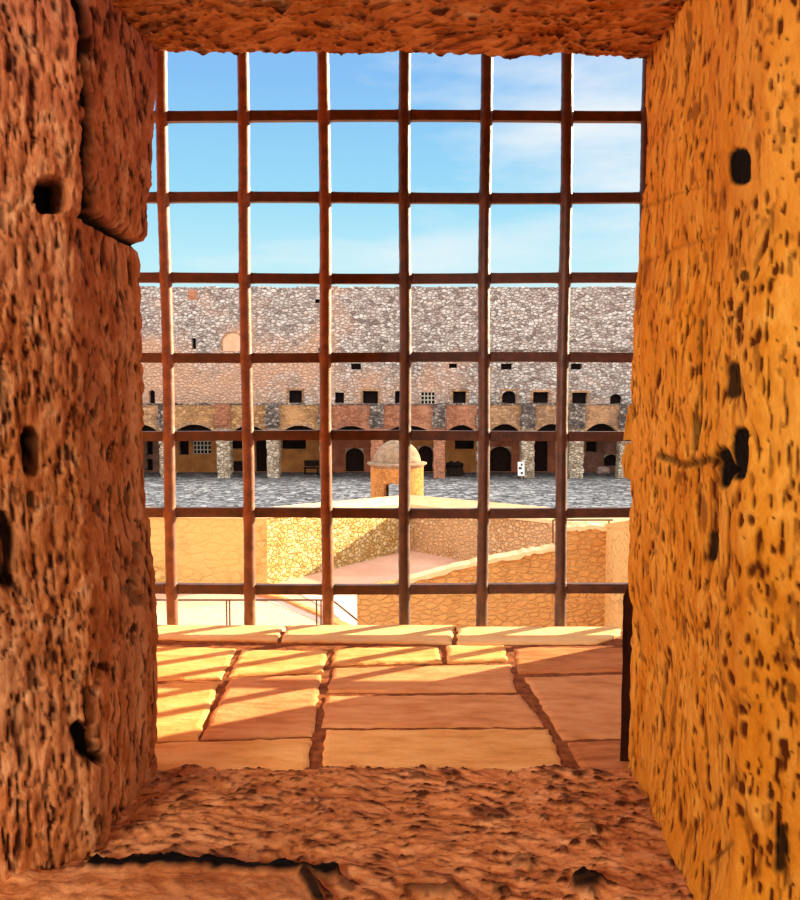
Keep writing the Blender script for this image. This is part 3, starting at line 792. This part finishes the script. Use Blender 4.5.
for i, ((p0, p1, k0), (q0, q1, k1)) in enumerate(zip(piers, piers[1:])):
    xa, xb = P((p0+p1)/2, 440, YA).x, P((q0+q1)/2, 440, YA).x
    # plaster of the back wall, with the openings left free
    hs = [h for h in holes if h[3] < zter and xa*1.0655 < (h[0]+h[1])/2 < xb*1.0655]
    bmw = holed_wall(NB(), xa*1.0655, xb*1.0655, 0, zter-.35, YU-.03, [(max(h[0], xa*1.0655+.01), min(h[1], xb*1.0655-.01))+h[2:4]+(0,) for h in hs], .03)
    obj('bay_back_wall', bmw, M_BAYS[bayc[i+1]], fort)
    l, r_ = P(p1, 440, YA).x, P(q0, 440, YA).x
    zsp = zat(434.5, YA); zap = zat(ytop_ar[i+1], YA); n = 14
    inset = (r_-l)*.04
    arc = [(l+(r_-l)*k/n, zsp+(zap-zsp)*math.sin(math.pi*k/n)**.75) for k in range(n+1)]
    poly = [(xa, zter), (xa, zsp-.02)]+[(l, zsp-.02)]+arc+[(r_, zsp-.02)]+[(xb, zsp-.02), (xb, zter)]
    o = obj('arch_panel', prism(NB(), [(x, YA, z) for x, z in poly], (0, .8, 0)), panm[i+1], fort)
    bm = NB(); zr_ = zat(0, YA)
    out = [(x+(x-(l+r_)/2)*.06, z+.2) for x, z in arc]
    for (a1, b1), (a2, b2) in zip(zip(arc, arc[1:]), zip(out, out[1:])):
        prism(bm, [(a1[0], YA-.04, a1[1]), (b1[0], YA-.04, b1[1]), (b2[0], YA-.04, b2[1]), (a2[0], YA-.04, a2[1])], (0, .3, 0))
    obj('arch_ring', bm, M_ARC_TAN if panm[i+1] is not M_ARC_RED else M_ARC_RED, fort)
for i, (p0, p1, k) in enumerate(piers):
    x0, x1 = P(p0, 440, YA).x, P(p1, 440, YA).x
    bm = NB(); zz = 0; zsp = zat(428, YA)
    while zz < zsp-.01:                         # courses of slightly uneven blocks
        h = min(random.uniform(.26, .4), zsp-zz)
        bx(bm, (x0+random.uniform(-.05, .05), YA-.12+random.uniform(-.03, .03), zz), (x1+random.uniform(-.05, .05), YA+.85, zz+h)); zz += h
    obj('pier', bm, M_PIER_RED if k == 'r' else M_PIER, fort)
    bm = NB(); bx(bm, (x0-.04, YA-.2, zat(428, YA)), (x1+.04, YA+.2, zter+.02))
    bx(bm, (x0-.12, YA-.3, zat(425, YA)), (x1-.1, YA, zat(416, YA)))
    obj('buttress', bm, M_ARC_RED if i == 6 else M_LESENE, fort)
xa, xb = P(-82, 440, YA).x, P(834, 440, YA).x
obj('terrace', bx(NB(), (xa-3, YA+.02, zter-.35), (xb+25, YU, zter-.05)), M_LESENE, fort)
obj('arch_shade_block', bx(NB(), (xa-3, YA+.95, zat(432.5, YA)), (xb+25, YU-.05, zter-.36)), M_DARK, fort)  # dark block added behind the arches to imitate shade in their tops
bm = NB(); x = xa
while x < xb:
    w = random.uniform(.4, 1.2); bx(bm, (x, YA-.06, zter-.03), (x+w-.05, YA+.5, zter+random.uniform(.03, .12))); x += w
obj('terrace_edge', bm, M_LESENE, fort)

# things standing at the arcade
a = P(517.8, 476.5, 55.6); b = P(524.6, 462, 55.6)
sg = thing('notice_board', 'small white notice board leaning by a rubble pier of the arcade', 'sign', ((a.x+b.x)/2, 55.6, 0))
z1 = b.z; z0 = .22
bm = NB(); prism(bm, [(a.x, 55.55, z0), (b.x, 55.55, z0), (b.x, 55.7, z1), (a.x, 55.7, z1)], (0, .05, 0)); obj('panel', bm, M_WHITE, sg)
m = (a.x+b.x)/2
for q, r_, hh in ((.2, .06, .5), (.55, .09, .62), (.8, .05, .3)):
    zc = z0+(z1-z0)*q; yy = 55.545+.15*q
    obj('dark_mark', bx(NB(), (m-r_*1.2+.05*math.sin(q*9), yy-.01, zc-.07), (m+r_+.05*math.sin(q*9), yy+.01, zc+.07)), M_DOOR, sg)
for x in (a.x+.06, b.x-.06): obj('leg', tube(NB(), [(x, 55.55, 0), (x, 55.72, z1*.8)], .025, 8), M_DOOR, sg)
# bench in the fourth bay
a = P(304, 474, 58.6); b = P(319, 460.5, 58.6)
be = thing('wooden_bench', 'dark wooden bench against ochre back wall of a bay', 'bench', ((a.x+b.x)/2, 58.6, 0))
obj('seat', bx(NB(), (a.x, 58.3, .42), (b.x, 58.8, .5)), M_DOOR, be); obj('backrest', bx(NB(), (a.x, 58.76, .55), (b.x, 58.84, b.z)), M_DOOR, be)
for x in (a.x+.05, b.x-.13): obj('leg', bx(NB(), (x, 58.32, 0), (x+.08, 58.78, .42)), M_DOOR, be)
# small cart with a heaped load
a = P(446, 474, 57.6); b = P(463, 461, 57.6); w = b.x-a.x
ct = thing('hand_cart', 'dark loaded cart standing under an arch right of a brick pier', 'cart', ((a.x+b.x)/2, 57.6, 0))
obj('bed', bx(NB(), (a.x, 57.4, .42), (b.x, 58.2, .56)), M_DOOR, ct)
for s_ in (.28, .78):
    bm = NB(); c = (a.x+w*s_, 57.38, .32)
    prism(bm, [(c[0]+.3*math.cos(2*math.pi*k/16), c[1], c[2]+.3*math.sin(2*math.pi*k/16)) for k in range(16)], (0, -.07, 0)); obj('wheel', bm, M_DOOR, ct)
bm = NB()
for k in range(5):
    bmesh.ops.create_icosphere(bm, subdivisions=2, radius=.2+.03*(k % 2), matrix=__import__('mathutils').Matrix.Translation((a.x+w*(.12+.19*k), 57.75, .72+.06*(k % 2))))
obj('load', bm, M_DARK, ct)
# heap of pale rock
a = P(603, 472, 58.4); bm = NB(); bmesh.ops.create_icosphere(bm, subdivisions=3, radius=.42)
for v in bm.verts:
    v.co = Vector((v.co.x*1.15, v.co.y*.9, v.co.z*.75))*(1+.12*math.sin(v.co.x*9+1)*math.cos(v.co.z*11))+Vector((a.x, 58.4, .28))
o = obj('rock', bm, M_ROCK, None); finish(o, 'pale boulder lying in the shaded right bay of the arcade', 'rock')

# ------------------------------------------------------------------ sky
w = bpy.data.worlds.new('sky'); scene.world = w; w.use_nodes = True; t = w.node_tree; t.nodes.clear()
def wn(typ, **kw):
    n = t.nodes.new(typ)
    for k, v in kw.items(): setattr(n, k, v)
    return n
tc = wn('ShaderNodeTexCoord'); sp = wn('ShaderNodeSeparateXYZ'); t.links.new(tc.outputs['Generated'], sp.inputs[0])
rp = wn('ShaderNodeValToRGB'); t.links.new(sp.outputs[2], rp.inputs[0])
st = [(0.0, (206, 242, 246)), (.12, (198, 242, 250)), (.21, (158, 222, 250)), (.33, (136, 194, 246)), (.42, (132, 182, 242)), (1, (84, 136, 220))]
while len(rp.color_ramp.elements) < len(st): rp.color_ramp.elements.new(.5)
for e, (p, c) in zip(rp.color_ramp.elements, st): e.position = p; e.color = s2l(c)
mp = wn('ShaderNodeMapping'); t.links.new(tc.outputs['Generated'], mp.inputs[0]); mp.inputs['Scale'].default_value = (1.2, 1.2, 5); mp.inputs['Rotation'].default_value = (0, .12, 0)
nz = wn('ShaderNodeTexNoise'); t.links.new(mp.outputs[0], nz.inputs['Vector']); nz.inputs['Scale'].default_value = 2.2; nz.inputs['Detail'].default_value = 7; nz.inputs['Roughness'].default_value = .55
ad = wn('ShaderNodeMath', operation='MULTIPLY_ADD'); t.links.new(sp.outputs[0], ad.inputs[0]); ad.inputs[1].default_value = .35; t.links.new(nz.outputs['Fac'], ad.inputs[2])
cr = wn('ShaderNodeValToRGB'); t.links.new(ad.outputs[0], cr.inputs[0])
cr.color_ramp.elements[0].position = .46; cr.color_ramp.elements[0].color = (0, 0, 0, 1); cr.color_ramp.elements[1].position = .72; cr.color_ramp.elements[1].color = (.85, .85, .85, 1)
mx = wn('ShaderNodeMix', data_type='RGBA'); t.links.new(cr.outputs[0], mx.inputs[0]); t.links.new(rp.outputs[0], mx.inputs[6]); mx.inputs[7].default_value = s2l((246, 250, 252))
def mr(sock, a, b, hi):
    n = wn('ShaderNodeMapRange', interpolation_type='SMOOTHSTEP'); t.links.new(sock, n.inputs[0])
    n.inputs[1].default_value = a; n.inputs[2].default_value = b; n.inputs[3].default_value = 0; n.inputs[4].default_value = hi; return n.outputs[0]
up = mr(sp.outputs[2], .42, .8, 1); bk = mr(sp.outputs[1], .25, -.3, 1)  # extra sky brightness added overhead and behind the camera to fill shaded walls
mxx = wn('ShaderNodeMath', operation='MAXIMUM'); t.links.new(up, mxx.inputs[0]); t.links.new(bk, mxx.inputs[1])
hz = wn('ShaderNodeMix', data_type='RGBA'); t.links.new(mxx.outputs[0], hz.inputs[0]); t.links.new(mx.outputs[2], hz.inputs[6]); hz.inputs[7].default_value = (2.05, 1.95, 1.85, 1)
bg = wn('ShaderNodeBackground'); t.links.new(hz.outputs[2], bg.inputs[0]); bg.inputs[1].default_value = 1.0
ou = wn('ShaderNodeOutputWorld'); t.links.new(bg.outputs[0], ou.inputs[0])

# ------------------------------------------------------------------ lights
az, el = math.radians(30), math.radians(17.5)
sd = Vector((math.cos(az)*math.cos(el), math.sin(az)*math.cos(el), math.sin(el)))
L = bpy.data.lights.new('sun', 'SUN'); L.energy = 18; L.angle = math.radians(.6); L.color = (1, .82, .52)
o = bpy.data.objects.new('sun', L); COL.objects.link(o); o.rotation_euler = sd.to_track_quat('Z', 'Y').to_euler(); o.location = sd*30
def area(name, loc, tgt, size, e, col):
    L = bpy.data.lights.new(name, 'AREA'); L.energy = e; L.size = size; L.color = col
    o = bpy.data.objects.new(name, L); COL.objects.link(o); o.location = loc
    o.rotation_euler = (Vector(loc)-Vector(tgt)).to_track_quat('Z', 'Y').to_euler()
area('reveal_fill', (-1.1, -1.0, CZ+.55), (.2, .9, CZ), .6, 44, (1, .84, .66))  # added fill light behind the camera, brightens mainly the right reveal
area('reveal_fill_low', (1.2, -1.0, CZ+.2), (-.3, .8, CZ), .5, 14, (1, .82, .68))  # second added fill, aimed at the left reveal

cam = bpy.data.cameras.new('camera'); cam.sensor_fit = 'HORIZONTAL'; cam.sensor_width = 36; cam.lens = 36*F/800; cam.clip_start = .02; cam.clip_end = 500
co = bpy.data.objects.new('camera', cam); COL.objects.link(co); co.location = (0, 0, CZ); co.rotation_euler = (math.pi/2-TH, 0, 0)
scene.camera = co
scene.view_settings.view_transform = 'Standard'; scene.view_settings.look = 'None'
